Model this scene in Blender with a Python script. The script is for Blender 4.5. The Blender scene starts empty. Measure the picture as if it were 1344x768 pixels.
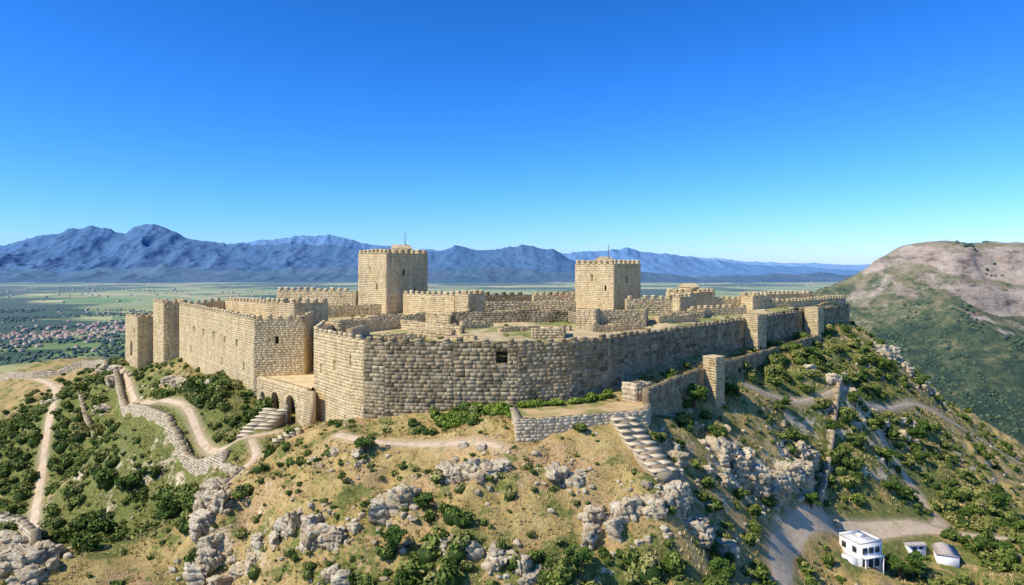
import bpy, math, numpy as np, random
from mathutils import Vector
R = random.Random(7)
rng = np.random.default_rng(11)
scene = bpy.context.scene

# ------------------------------------------------------------------ noise
def hash2(i, j, s):
    n = (i*374761393 + j*668265263 + s*144269504) & 0xffffffff
    n = ((n ^ (n >> 13))*1274126177) & 0xffffffff
    return ((n ^ (n >> 16)) & 0xffff)/65535.0
def vnoise(x, y, s=0):
    x = np.asarray(x, float); y = np.asarray(y, float)
    i = np.floor(x).astype(np.int64); j = np.floor(y).astype(np.int64)
    u = x-i; v = y-j
    u = u*u*u*(u*(u*6-15)+10); v = v*v*v*(v*(v*6-15)+10)
    a = hash2(i, j, s); b = hash2(i+1, j, s); c = hash2(i, j+1, s); d = hash2(i+1, j+1, s)
    return (a*(1-u)+b*u)*(1-v)+(c*(1-u)+d*u)*v
def fbm(x, y, o=4, s=0):
    t = 0; a = .5; n = 0
    x = np.asarray(x, float); y = np.asarray(y, float)
    for k in range(o):
        t = t+a*vnoise(x, y, s+k*17); n += a; a *= .5
        x, y = 1.6*x+1.2*y+5.3, -1.2*x+1.6*y+1.7
    return t/n
def ridged(x, y, o=4, s=0):
    t = 0; a = .5; n = 0
    x = np.asarray(x, float); y = np.asarray(y, float)
    for k in range(o):
        r = 1-np.abs(2*vnoise(x, y, s+k*13)-1)
        t = t+a*r*r; n += a; a *= .52
        x, y = 1.6*x+1.2*y+3.3, -1.2*x+1.6*y+8.7
    return t/n
def sstep(a, b, x):
    t = np.clip((x-a)/(b-a), 0, 1); return t*t*(3-2*t)

# ------------------------------------------------------------------ mesh building
class MB:
    def __init__(s): s.V = []; s.F = []; s.T = []; s.n = 0
    def add(s, V, F, tone):
        V = np.asarray(V, float).reshape(-1, 3); F = np.asarray(F, int)
        s.V.append(V); s.F.append(F+s.n); s.n += len(V)
        s.T.append(np.broadcast_to(np.asarray(tone, float), (len(F),)).copy())
def build(name, mb, mat, parent=None, smooth=False, attrs=None):
    V = np.concatenate(mb.V)
    loops = np.concatenate([f.ravel() for f in mb.F])
    tot = np.concatenate([np.full(len(f), f.shape[1]) for f in mb.F])
    start = np.concatenate([[0], np.cumsum(tot)[:-1]])
    me = bpy.data.meshes.new(name)
    me.vertices.add(len(V)); me.vertices.foreach_set("co", V.ravel())
    me.loops.add(len(loops)); me.loops.foreach_set("vertex_index", loops.astype(np.int32))
    me.polygons.add(len(tot)); me.polygons.foreach_set("loop_start", start.astype(np.int32))
    try: me.polygons.foreach_set("loop_total", tot.astype(np.int32))
    except Exception: pass
    me.update(calc_edges=True)
    at = me.attributes.new("tone", 'FLOAT', 'FACE')
    at.data.foreach_set("value", np.concatenate(mb.T).astype(np.float32))
    if attrs:
        for k, a in attrs.items():
            q = me.attributes.new(k, 'FLOAT', 'POINT'); q.data.foreach_set("value", a.astype(np.float32))
    if smooth: me.polygons.foreach_set("use_smooth", np.ones(len(tot), bool))
    me.materials.append(mat)
    ob = bpy.data.objects.new(name, me); scene.collection.objects.link(ob)
    if parent: ob.parent = parent
    return ob
def empty(name):
    e = bpy.data.objects.new(name, None); scene.collection.objects.link(e); return e
BOXF = [[0,3,2,1],[4,5,6,7],[0,1,5,4],[1,2,6,5],[2,3,7,6],[3,0,4,7]]
def hexa(mb, b4, t4, tone): mb.add(list(b4)+list(t4), BOXF, tone)
def box(mb, cx, cy, z0, z1, sx, sy, rot=0, tone=.5):
    c, s = math.cos(rot), math.sin(rot)
    q = [(cx+c*a*sx/2-s*b*sy/2, cy+s*a*sx/2+c*b*sy/2) for a, b in ((-1,-1),(1,-1),(1,1),(-1,1))]
    hexa(mb, [(x, y, z0) for x, y in q], [(x, y, z1) for x, y in q], tone)

# ------------------------------------------------------------------ materials
class M:
    def __init__(s, name, rough=.9):
        s.m = bpy.data.materials.new(name); s.m.use_nodes = True
        s.t = s.m.node_tree; s.b = s.t.nodes["Principled BSDF"]
        s.b.inputs["Roughness"].default_value = rough
        s.b.inputs["Specular IOR Level"].default_value = .15
    def N(s, ty, **k):
        n = s.t.nodes.new(ty)
        for a, v in k.items(): setattr(n, a, v)
        return n
    def put(s, sock, v):
        if isinstance(v, bpy.types.NodeSocket): s.t.links.new(v, sock)
        elif v is not None:
            if isinstance(v, tuple) and len(v) == 3 and sock.type == 'RGBA': v = (*v, 1)
            sock.default_value = v
    def pos(s): return s.N("ShaderNodeNewGeometry").outputs["Position"]
    def attr(s, n): return s.N("ShaderNodeAttribute", attribute_name=n).outputs["Fac"]
    def noise(s, sc, det=5, vec=None, rough=.6, col=False):
        n = s.N("ShaderNodeTexNoise"); n.inputs["Scale"].default_value = sc
        n.inputs["Detail"].default_value = det; n.inputs["Roughness"].default_value = rough
        s.put(n.inputs["Vector"], vec if vec is not None else s.pos()); return n.outputs["Color" if col else "Fac"]
    def voro(s, sc, vec=None, out="Distance", feat='F1'):
        n = s.N("ShaderNodeTexVoronoi", feature=feat); n.inputs["Scale"].default_value = sc
        s.put(n.inputs["Vector"], vec if vec is not None else s.pos()); return n.outputs[out]
    def scale(s, vec, v):
        n = s.N("ShaderNodeVectorMath", operation='MULTIPLY'); s.put(n.inputs[0], vec); n.inputs[1].default_value = v
        return n.outputs[0]
    def ramp(s, f, *st):
        n = s.N("ShaderNodeValToRGB"); e = n.color_ramp.elements
        while len(e) < len(st): e.new(.5)
        for q, (p, c) in zip(e, st):
            q.position = p; q.color = (*c, 1) if isinstance(c, tuple) else (c, c, c, 1)
        s.put(n.inputs[0], f); return n.outputs[0]
    def mix(s, f, a, b, mode='MIX'):
        n = s.N("ShaderNodeMix", data_type='RGBA', blend_type=mode)
        s.put(n.inputs[0], f); s.put(n.inputs[6], a); s.put(n.inputs[7], b); return n.outputs[2]
    def math(s, op, a, b=0., clamp=False):
        n = s.N("ShaderNodeMath", operation=op, use_clamp=clamp); s.put(n.inputs[0], a); s.put(n.inputs[1], b); return n.outputs[0]
    def bump(s, h, st=.5, dist=.1):
        n = s.N("ShaderNodeBump"); n.inputs["Strength"].default_value = st; n.inputs["Distance"].default_value = dist
        s.put(n.inputs["Height"], h); s.t.links.new(n.outputs[0], s.b.inputs["Normal"])
    def haze(s, col, D=9000., hc=(.20,.37,.62)):  # aerial haze painted into the base colour, stronger farther from the origin
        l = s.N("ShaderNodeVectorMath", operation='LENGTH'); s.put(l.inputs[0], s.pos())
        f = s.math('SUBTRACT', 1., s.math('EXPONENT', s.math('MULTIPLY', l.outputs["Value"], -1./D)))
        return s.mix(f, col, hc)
    def out(s, col): s.put(s.b.inputs["Base Color"], col); return s.m

def stone_mat(name, dark, light, warm, stain=.5):
    m = M(name)
    t = m.attr("tone")
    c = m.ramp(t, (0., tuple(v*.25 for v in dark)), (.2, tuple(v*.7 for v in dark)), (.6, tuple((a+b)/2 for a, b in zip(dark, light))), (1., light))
    c = m.mix(m.ramp(m.noise(.35, 6), (.42, 0.), (.68, .6)), c, warm)
    c = m.mix(m.ramp(m.noise(.6, 7, m.scale(m.pos(), (1, 1, .3)), .7), (.36, stain), (.56, 0.)), c, tuple(v*.6 for v in dark))
    c = m.mix(.8, c, m.ramp(m.noise(5, 6, rough=.7), (.3, .68), (.65, 1.0)), 'MULTIPLY')
    m.bump(m.math('ADD', m.noise(6, 7, rough=.7), m.math('MULTIPLY', m.noise(1.8, 3), .5)), .7, .07)
    return m.out(c)
MAT_LIGHT = stone_mat("sandstone", (.47,.34,.165), (.86,.69,.39), (.75,.54,.26), .4)
MAT_GREY = stone_mat("weathered_stone", (.22,.17,.095), (.62,.50,.30), (.50,.36,.18), .65)
MAT_STEP = stone_mat("step_stone", (.46,.36,.22), (.84,.71,.48), (.66,.51,.30), .4)

def rock_mat():
    m = M("limestone_rock")
    p = m.pos()
    n = m.noise(.5, 8, p, .65)
    c = m.ramp(n, (.3, (.40,.30,.17)), (.46, (.68,.55,.35)), (.64, (.86,.75,.52)))
    c = m.mix(m.ramp(m.noise(.8, 5), (.52, 0.), (.7, .6)), c, (.64,.43,.20))
    cr = m.noise(1.3, 8, m.scale(p, (1.3, 1.3, 2.2)), .75)
    c = m.mix(1., c, m.ramp(cr, (.38, .25), (.47, 1.)), 'MULTIPLY')
    m.bump(m.math('ADD', cr, m.math('MULTIPLY', m.noise(4, 6, rough=.7), .5)), 1., .35)
    return m.out(c)
MAT_ROCK = rock_mat()

def terrain_mat():
    m = M("hillside_ground")
    p = m.pos()
    n2 = m.noise(.6, 6, p, .7); n3 = m.noise(3.5, 5, p, .7)
    dry = m.ramp(n2, (.3, (.28,.19,.06)), (.5, (.50,.355,.125)), (.7, (.66,.50,.215)))
    soil = m.ramp(n3, (.3, (.42,.25,.11)), (.7, (.62,.42,.22)))
    c = m.mix(m.ramp(m.noise(.16, 5), (.48, 0.), (.6, .75)), dry, soil)
    green = m.ramp(m.noise(1.8, 6, p, .75), (.3, (.04,.06,.010)), (.48, (.12,.155,.026)), (.68, (.30,.29,.07)))
    vg = m.math('ADD', m.attr("veg"), m.math('MULTIPLY', m.math('SUBTRACT', m.noise(.3, 8, p, .75), .5), 3.2))
    c = m.mix(m.ramp(vg, (.32, 0.), (.54, .92)), c, green)
    c = m.mix(m.ramp(n3, (.38, .45), (.5, 0.)), c, (.12,.10,.045))
    geo = m.N("ShaderNodeNewGeometry"); sx = m.N("ShaderNodeSeparateXYZ")
    m.t.links.new(geo.outputs["Normal"], sx.inputs[0])
    sl = m.math('ADD', sx.outputs[2], m.math('MULTIPLY', m.math('SUBTRACT', n2, .5), .6))
    rk = m.ramp(m.noise(.9, 8, m.scale(p, (1, 1, 2.5)), .75), (.38, (.20,.14,.08)), (.46, (.56,.43,.25)), (.62, (.84,.70,.47)))
    c = m.mix(m.ramp(sl, (.50, 1.), (.58, 0.)), c, rk)
    c = m.mix(m.attr("path"), c, m.mix(n3, (.50,.36,.21), (.64,.48,.30)))
    # valley floor: forest, farmland
    f1 = m.noise(.0007, 8, p, .62)
    cell = m.voro(.0032, p, "Color")
    sep = m.N("ShaderNodeSeparateColor"); m.t.links.new(cell, sep.inputs[0])
    field = m.ramp(sep.outputs[0], (0., (.12,.22,.03)), (.35, (.44,.40,.12)), (.6, (.15,.28,.04)), (.8, (.64,.53,.22)), (1., (.22,.29,.07)))
    forest = m.ramp(m.noise(.012, 8, p, .8), (.35, (.010,.030,.008)), (.55, (.032,.075,.016)), (.7, (.10,.15,.03)))
    farc = m.mix(m.ramp(f1, (.47, 0.), (.50, 1.)), forest, field)
    sc = m.ramp(m.noise(.012, 6, p, .7), (.45, 0.), (.55, .8))
    near = m.mix(sc, m.ramp(m.noise(.1, 6, p, .7), (.3, (.16,.20,.05)), (.7, (.42,.36,.14))), forest)
    farc = m.mix(m.attr("midv"), farc, near)
    c = m.mix(m.attr("far"), c, farc)
    m.bump(m.math('ADD', n3, m.math('MULTIPLY', n2, 1.5)), .8, .22)
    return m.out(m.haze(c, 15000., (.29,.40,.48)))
MAT_TERR = terrain_mat()

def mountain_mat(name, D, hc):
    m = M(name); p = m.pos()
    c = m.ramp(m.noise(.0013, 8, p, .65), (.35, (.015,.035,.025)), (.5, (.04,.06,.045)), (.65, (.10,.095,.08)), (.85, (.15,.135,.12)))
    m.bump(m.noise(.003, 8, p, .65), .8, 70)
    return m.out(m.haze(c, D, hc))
def hill_mat():
    m = M("cliff_hill"); p = m.pos()
    geo = m.N("ShaderNodeNewGeometry"); sx = m.N("ShaderNodeSeparateXYZ"); sp = m.N("ShaderNodeSeparateXYZ")
    m.t.links.new(geo.outputs["Normal"], sx.inputs[0]); m.t.links.new(geo.outputs["Position"], sp.inputs[0])
    up = m.math('MULTIPLY', m.math('ADD', sp.outputs[2], 85.), .0012)
    gn = m.math('ADD', m.noise(.03, 9, p, .82), up)
    green = m.ramp(gn, (.42, (.03,.06,.014)), (.53, (.125,.155,.04)), (.60, (.32,.27,.11)), (.72, (.56,.44,.27)))
    sl = m.math('SUBTRACT', m.math('ADD', sx.outputs[2], m.math('MULTIPLY', m.math('SUBTRACT', m.noise(.02, 7, p, .7), .5), .8)), m.math('MULTIPLY', up, .7))
    rk = m.ramp(m.noise(.03, 8, m.scale(p, (1, 1, 3)), .75), (.38, (.26,.18,.12)), (.48, (.58,.44,.30)), (.66, (.80,.65,.48)))
    c = m.mix(m.ramp(sl, (.70, 1.), (.78, 0.)), green, rk)
    m.bump(m.noise(.05, 8, p, .8), 1., 9)
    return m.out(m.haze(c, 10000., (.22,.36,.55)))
def leaf_mat(name, cols, D=None):
    m = M(name, .7)
    c = m.ramp(m.attr("tone"), *cols)
    c = m.mix(.5, c, m.ramp(m.noise(.4, 3), (.35, .6), (.65, 1.2)), 'MULTIPLY')
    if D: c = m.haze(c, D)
    return m.out(c)
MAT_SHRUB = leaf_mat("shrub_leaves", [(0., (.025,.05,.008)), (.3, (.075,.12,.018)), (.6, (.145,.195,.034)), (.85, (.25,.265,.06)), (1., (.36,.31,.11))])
MAT_TREE = leaf_mat("tree_leaves", [(0., (.015,.038,.007)), (.5, (.07,.13,.02)), (1., (.16,.23,.04))])
MAT_GRASS = leaf_mat("grass_blades", [(0., (.14,.17,.03)), (.35, (.42,.33,.10)), (1., (.68,.52,.22))])
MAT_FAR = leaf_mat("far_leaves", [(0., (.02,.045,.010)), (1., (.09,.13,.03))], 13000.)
def plain(name, col, rough=.7, var=.15):
    m = M(name, rough)
    c = m.mix(m.ramp(m.noise(2.5, 6), (.35, 0.), (.65, 1.)), tuple(v*(1-var) for v in col), col)
    return m.out(c)
def sand_mat():
    m = M("packed_earth"); n = m.noise(.5, 7, None, .7)
    c = m.ramp(n, (.3, (.40,.26,.12)), (.5, (.60,.42,.20)), (.7, (.70,.53,.30)))
    c = m.mix(m.ramp(m.noise(.25, 6), (.5, 0.), (.6, .8)), c, (.17,.20,.04))
    m.bump(m.noise(3, 6), .5, .1); return m.out(c)
MAT_SAND = sand_mat()
def road_mat():
    m = M("dirt_road"); c = m.ramp(m.noise(1.1, 7, None, .7), (.3, (.50,.36,.22)), (.7, (.68,.53,.35)))
    c = m.mix(m.ramp(m.noise(.5, 7, None, .75), (.52, 0.), (.62, .6)), c, (.30,.25,.10))
    m.bump(m.noise(4, 5), .4, .06); return m.out(c)
MAT_ROAD = road_mat()
def court_mat():
    m = M("courtyard_ground"); n = m.noise(.5, 7, None, .7)
    c = m.ramp(n, (.3, (.38,.27,.12)), (.5, (.56,.43,.22)), (.7, (.68,.56,.34)))
    c = m.mix(m.ramp(m.noise(.13, 6), (.48, 0.), (.58, .85)), c, (.17,.21,.04))
    m.bump(m.noise(3, 6), .6, .15); return m.out(c)
MAT_COURT = court_mat()

# ------------------------------------------------------------------ terrain
CP = np.array([
(-31,106,-24),(-36,100,-25),(-24,93,-21.5),(-21,93,-20.9),(-10,91.5,-20),(-3,90.5,-18.9),(5,92,-18.9),(10,94,-18.7),(20,103,-17.6),(33,115,-17.6),(47,133,-17.3),(60,147,-17),(72,160,-16.8),(95,186,-17),(100,200,-18),
(0,120,-16),(0,160,-14),(50,165,-15),(-20,140,-15),
(-44,115,-23.6),(-60,133,-22.8),(-76,153,-22),(-90,170,-22.3),(-101,172,-25),
(-92,160,-25.2),(-66,124,-25.4),(-55,113,-25.7),(-41,99,-25.8),(-35,95,-26.2),
(-18,87,-22),(-11,88,-21.3),(-6.6,83,-22),(-13.6,80.6,-24),(-19,77.5,-26.5),(-27.6,79.6,-29),(-35,83,-31),
(-44,97,-31),(-55,110,-31),(-50,95,-38),(-82,134,-37),(-69,108,-41),(-76,136,-29),(-108,183,-30),(-84,145,-33),(-124,182,-38),(-102,141,-42),(-136,182,-42),(-185,248,-38),(-181,263,-36),(-163,256,-33),(-120,215,-29),
(-58,94,-41),(-33,80,-36.5),(-17,69,-32),(0,65,-30),(13.3,67,-31),(22.7,73.6,-33),
(31.8,82.2,-37.5),(50,94,-43),(75.9,101.6,-46),(39,97,-38.5),(59,111,-42.5),(72,116,-44),(84,113,-45),(74.3,127,-42),(57,119.7,-33.5),(97,139,-46),(50,108,-40),
(33,100,-27.5),(30,103,-23.5),(45,124,-20.3),(24.6,97,-22.5),(19.4,84,-25),(20,79.6,-29),(29,89,-31),(43,110,-28),
(11.4,80,-22.6),(10.5,74,-27),(2.3,75,-24.2),(-4,70,-27),(0,80.5,-21.2),(17,86,-21),(16.5,76,-23.5),
(64,134,-22),(86,147,-34),(84,158,-22.5),(101.6,176,-27),(123,191,-40),(117,156,-49),(171,229,-60),
(-61,84,-31.5),(-52,76,-34),(-62,75,-35),
(0,210,-28),(60,225,-32),(-60,205,-30),(-110,240,-45),(0,300,-75),(100,290,-75),(-100,330,-80),(200,300,-110),(-260,320,-90),(-200,180,-60),(-180,120,-65),(0,430,-140),(160,140,-75),(200,200,-100),
(0,40,-42),(-60,50,-50),(60,70,-50),(0,0,-60),(-100,80,-58),(120,90,-60),(-130,110,-58),
], float)
def tps_fit(P):
    X = P[:, :2]/100; n = len(P)
    d = np.linalg.norm(X[:, None]-X[None], axis=2)
    K = np.where(d > 0, d*d*np.log(d+1e-12), 0)+np.eye(n)*4e-4
    Q = np.hstack([np.ones((n, 1)), X])
    A = np.block([[K, Q], [Q.T, np.zeros((3, 3))]])
    return X, np.linalg.solve(A, np.concatenate([P[:, 2], np.zeros(3)]))
TX, TW = tps_fit(CP)
def tps(x, y):
    sh = x.shape; q = np.stack([x.ravel(), y.ravel()], 1)/100; o = np.empty(len(q))
    for a in range(0, len(q), 20000):
        qq = q[a:a+20000]
        d = np.sqrt(((qq[:, None]-TX[None])**2).sum(2))+1e-9
        o[a:a+20000] = (d*d*np.log(d))@TW[:-3]+TW[-3]+qq@TW[-2:]
    return o.reshape(sh)
def inpoly(x, y, P):
    r = np.zeros(x.shape, bool); n = len(P)
    for i in range(n):
        x1, y1 = P[i]; x2, y2 = P[(i+1) % n]
        if y1 == y2: continue
        c = ((y1 > y) != (y2 > y)) & (x < (x2-x1)*(y-y1)/(y2-y1)+x1)
        r ^= c
    return r
def pdist(x, y, P):
    d = np.full(x.shape, 1e9)
    for (x1, y1), (x2, y2) in zip(P[:-1], P[1:]):
        dx, dy = x2-x1, y2-y1; t = np.clip(((x-x1)*dx+(y-y1)*dy)/(dx*dx+dy*dy), 0, 1)
        d = np.minimum(d, np.hypot(x-x1-t*dx, y-y1-t*dy))
    return d
CURT = [(-33.5,122),(-31.2,108),(-22.6,97.0),(-20.6,95.3),(-17.5,94.2),(-8,93.2),(0.8,92.8),(8,95.5),(14,100),(20,107),(33,121.5),(47,138),(70.6,165),(93.5,190)]
CASTLE = CURT+[(70,196),(30,192),(-10,185),(-50,178),(-62,168),(-44,140),(-36,126)]
WING = [(-75.7,156),(-44.4,118),(-36.3,120),(-36.5,132),(-46,142),(-68,164)]
GAL = [(-43.5,117),(-30.5,103.6),(-31.2,108),(-33.5,122),(-36.3,120),(-44,118)]
TERR = [(-0.5,93.2),(0.5,82.5),(17.5,88.5),(19,95),(9,94.5),(1,92)]
PARA = [(-93,160),(-80,142),(-68,124.5),(-58,114.5),(-48,104),(-41,97.5)]
PATHS = {
 "gravel_walk": ([(-95,166),(-88,157),(-67,128),(-56,117),(-46,106),(-39,101),(-35,103)], 1.2),
 "dirt_trail": ([(-38,100),(-35,95),(-38,90),(-40,86)], 1.1),
 "dirt_path": ([(-150,215),(-130,197),(-110,165),(-99,145),(-87,125),(-78,112),(-70,98)], 1.6),
 "dirt_road": ([(31,72),(32.5,83),(36,92),(41,99.5),(49,107),(59,111),(72,116),(84,114.5),(110,112)], 3.2),
 "side_road": ([(72,116),(76,121),(76,128),(71,134)], 2.4),
 "slope_trail": ([(40,118),(50,124),(62,131),(76,143),(91,155),(115,168),(140,185)], .75),
 "footpath": ([(-23,90),(-18.6,87),(-11,85.6),(-4.9,84),(-1,81)], 1.1),
}
VC = (-0., 130.)
def terrain(x, y):
    z = tps(x, y)
    r = np.hypot(x-VC[0], (y-VC[1]))
    z = np.clip(z, -185, -8)
    pd = np.full(x.shape, 1e9)
    for k, (P, w) in PATHS.items(): pd = np.minimum(pd, np.maximum(pdist(x, y, P)-w*.6, 0))
    cd = np.minimum(pdist(x, y, CURT), pdist(x, y, WING))
    damp = sstep(.0, 3.5, pd)*(.25+.75*sstep(1, 7, cd))
    rr = ridged(x/11, y/9, 4, 5); rr2 = ridged(x/4., y/3.2, 3, 9)
    det = (rr-.45)*2.2+(rr2-.45)*.8+(fbm(x/2, y/2, 3, 3)-.5)*.5
    zz = z+det*damp; st = 2.1; ph = (zz/st+fbm(x/14, y/14, 3, 33)*2.)
    fr = ph-np.floor(ph); led = (sstep(.55, .95, fr)-fr)*st
    lm = sstep(.46, .56, fbm(x/13+3, y/13, 3, 44))*damp*sstep(-17, -22, z)
    zz = zz+led*lm*.95
    v = -185+12*fbm(x/900, y/900, 3, 2)+25*(fbm(x/260, y/260, 4, 6)-.5)*sstep(3500, 900, r)
    b = sstep(200, 520, r)
    zz = zz*(1-b)+v*b
    zz = np.where(inpoly(x, y, CASTLE), np.minimum(zz, -14.2), zz)
    zz = np.where(inpoly(x, y, WING), np.minimum(zz, -15), zz)
    zz = np.where(inpoly(x, y, GAL), np.minimum(zz, -24.3), zz)
    zz = np.where(inpoly(x, y, TERR), np.minimum(zz, -19.1), zz)
    return zz, r
def geo(a, first, last, n):
    k = np.linspace(0, 1, n+1)[1:]
    L = last-a; q = (np.exp(k*math.log(L/first))-1)/(math.exp(math.log(L/first))-1)
    return a+q*L
dx = .7
xc = np.arange(-140, 150, dx); yc = np.arange(56, 232, dx)
xs = np.concatenate([-geo(140, dx, 60000, 80)[::-1], xc, geo(xc[-1], dx, 60000, 80)])
ys = np.concatenate([56-(geo(56, dx, 2000, 40)-56)[::-1], yc, geo(yc[-1], dx, 90000, 110)])
GX, GY = np.meshgrid(xs, ys)
GZ, GR = terrain(GX, GY)
def hz(x, y):
    x = np.atleast_1d(np.asarray(x, float)); y = np.atleast_1d(np.asarray(y, float))
    i = np.clip(np.searchsorted(xs, x)-1, 0, len(xs)-2); j = np.clip(np.searchsorted(ys, y)-1, 0, len(ys)-2)
    u = (x-xs[i])/(xs[i+1]-xs[i]); v = (y-ys[j])/(ys[j+1]-ys[j])
    return (GZ[j,i]*(1-u)+GZ[j,i+1]*u)*(1-v)+(GZ[j+1,i]*(1-u)+GZ[j+1,i+1]*u)*v
def h1(x, y): return float(hz(x, y)[0])
def vegmap(x, y):
    g = .50+0*x
    g = np.maximum(g, 1.15*np.exp(-(((x+60)/30)**2+((y-110)/36)**2)**1.6))   # gully on the left
    g = np.maximum(g, .95*np.exp(-(((x+110)/46)**2+((y-160)/56)**2)**2))
    g = np.maximum(g, .80*np.exp(-(((x-72)/44)**2+((y-135)/50)**2)**2))
    g = np.maximum(g, .76*sstep(78, 68, y))
    g = np.maximum(g, .95*np.exp(-(((x+5)/6)**2+((y-90.5)/3)**2)))
    g = np.where((np.abs(x+6) < 20) & (y > 80) & (y < 89), g*.62, g)
    return g
veg = vegmap(GX, GY)-.17+.12*sstep(.7, 1., vegmap(GX, GY))
path = np.zeros(GX.shape)
for k, (P, w) in PATHS.items(): path = np.maximum(path, .75*(1-sstep(w*.35, w*.35+.8, pdist(GX, GY, P))))
far = sstep(250, 420, GR); midv = sstep(1500, 900, GR)*sstep(-400, 200, GX)
nx, ny = len(xs), len(ys)
idx = np.arange(nx*ny).reshape(ny, nx)
mb = MB(); mb.add(np.stack([GX, GY, GZ], -1).reshape(-1, 3),
    np.stack([idx[:-1,:-1], idx[:-1,1:], idx[1:,1:], idx[1:,:-1]], -1).reshape(-1, 4), .5)
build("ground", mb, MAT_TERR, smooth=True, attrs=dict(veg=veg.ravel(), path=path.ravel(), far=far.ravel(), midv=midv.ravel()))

def strip(name, P, w, off=.07):
    P = np.array(P, float)
    for _ in range(2):
        Q = [P[0]]
        for a, b in zip(P[:-1], P[1:]): Q += [a*.75+b*.25, a*.25+b*.75]
        Q.append(P[-1]); P = np.array(Q)
    s = np.concatenate([[0], np.cumsum(np.hypot(*np.diff(P, axis=0).T))])
    t = np.arange(0, s[-1], .5); C = np.stack([np.interp(t, s, P[:,0]), np.interp(t, s, P[:,1])], 1)
    T = np.gradient(C, axis=0); T /= np.linalg.norm(T, axis=1)[:, None]; Nn = np.stack([-T[:,1], T[:,0]], 1)
    K = 9; o = np.linspace(-.5, .5, K)
    wv = w*(.6+.8*fbm(t/3, t*0+w*7, 4, 8)) if w < 2.5 else w*(.85+.3*fbm(t/4, t*0+w*7, 4, 8))
    X = C[:,0][:,None]+Nn[:,0][:,None]*o*wv[:,None]; Y = C[:,1][:,None]+Nn[:,1][:,None]*o*wv[:,None]
    Z = hz(X.ravel(), Y.ravel()).reshape(X.shape)+off-.16*(np.abs(o)*2)**3
    id2 = np.arange(X.size).reshape(X.shape)
    m2 = MB(); m2.add(np.stack([X, Y, Z], -1).reshape(-1, 3), np.stack([id2[:-1,:-1], id2[:-1,1:], id2[1:,1:], id2[1:,:-1]], -1).reshape(-1, 4), .5)
    build(name, m2, MAT_ROAD, smooth=True)
for k, (P, w) in PATHS.items():
    strip(k, P, w)

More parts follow.
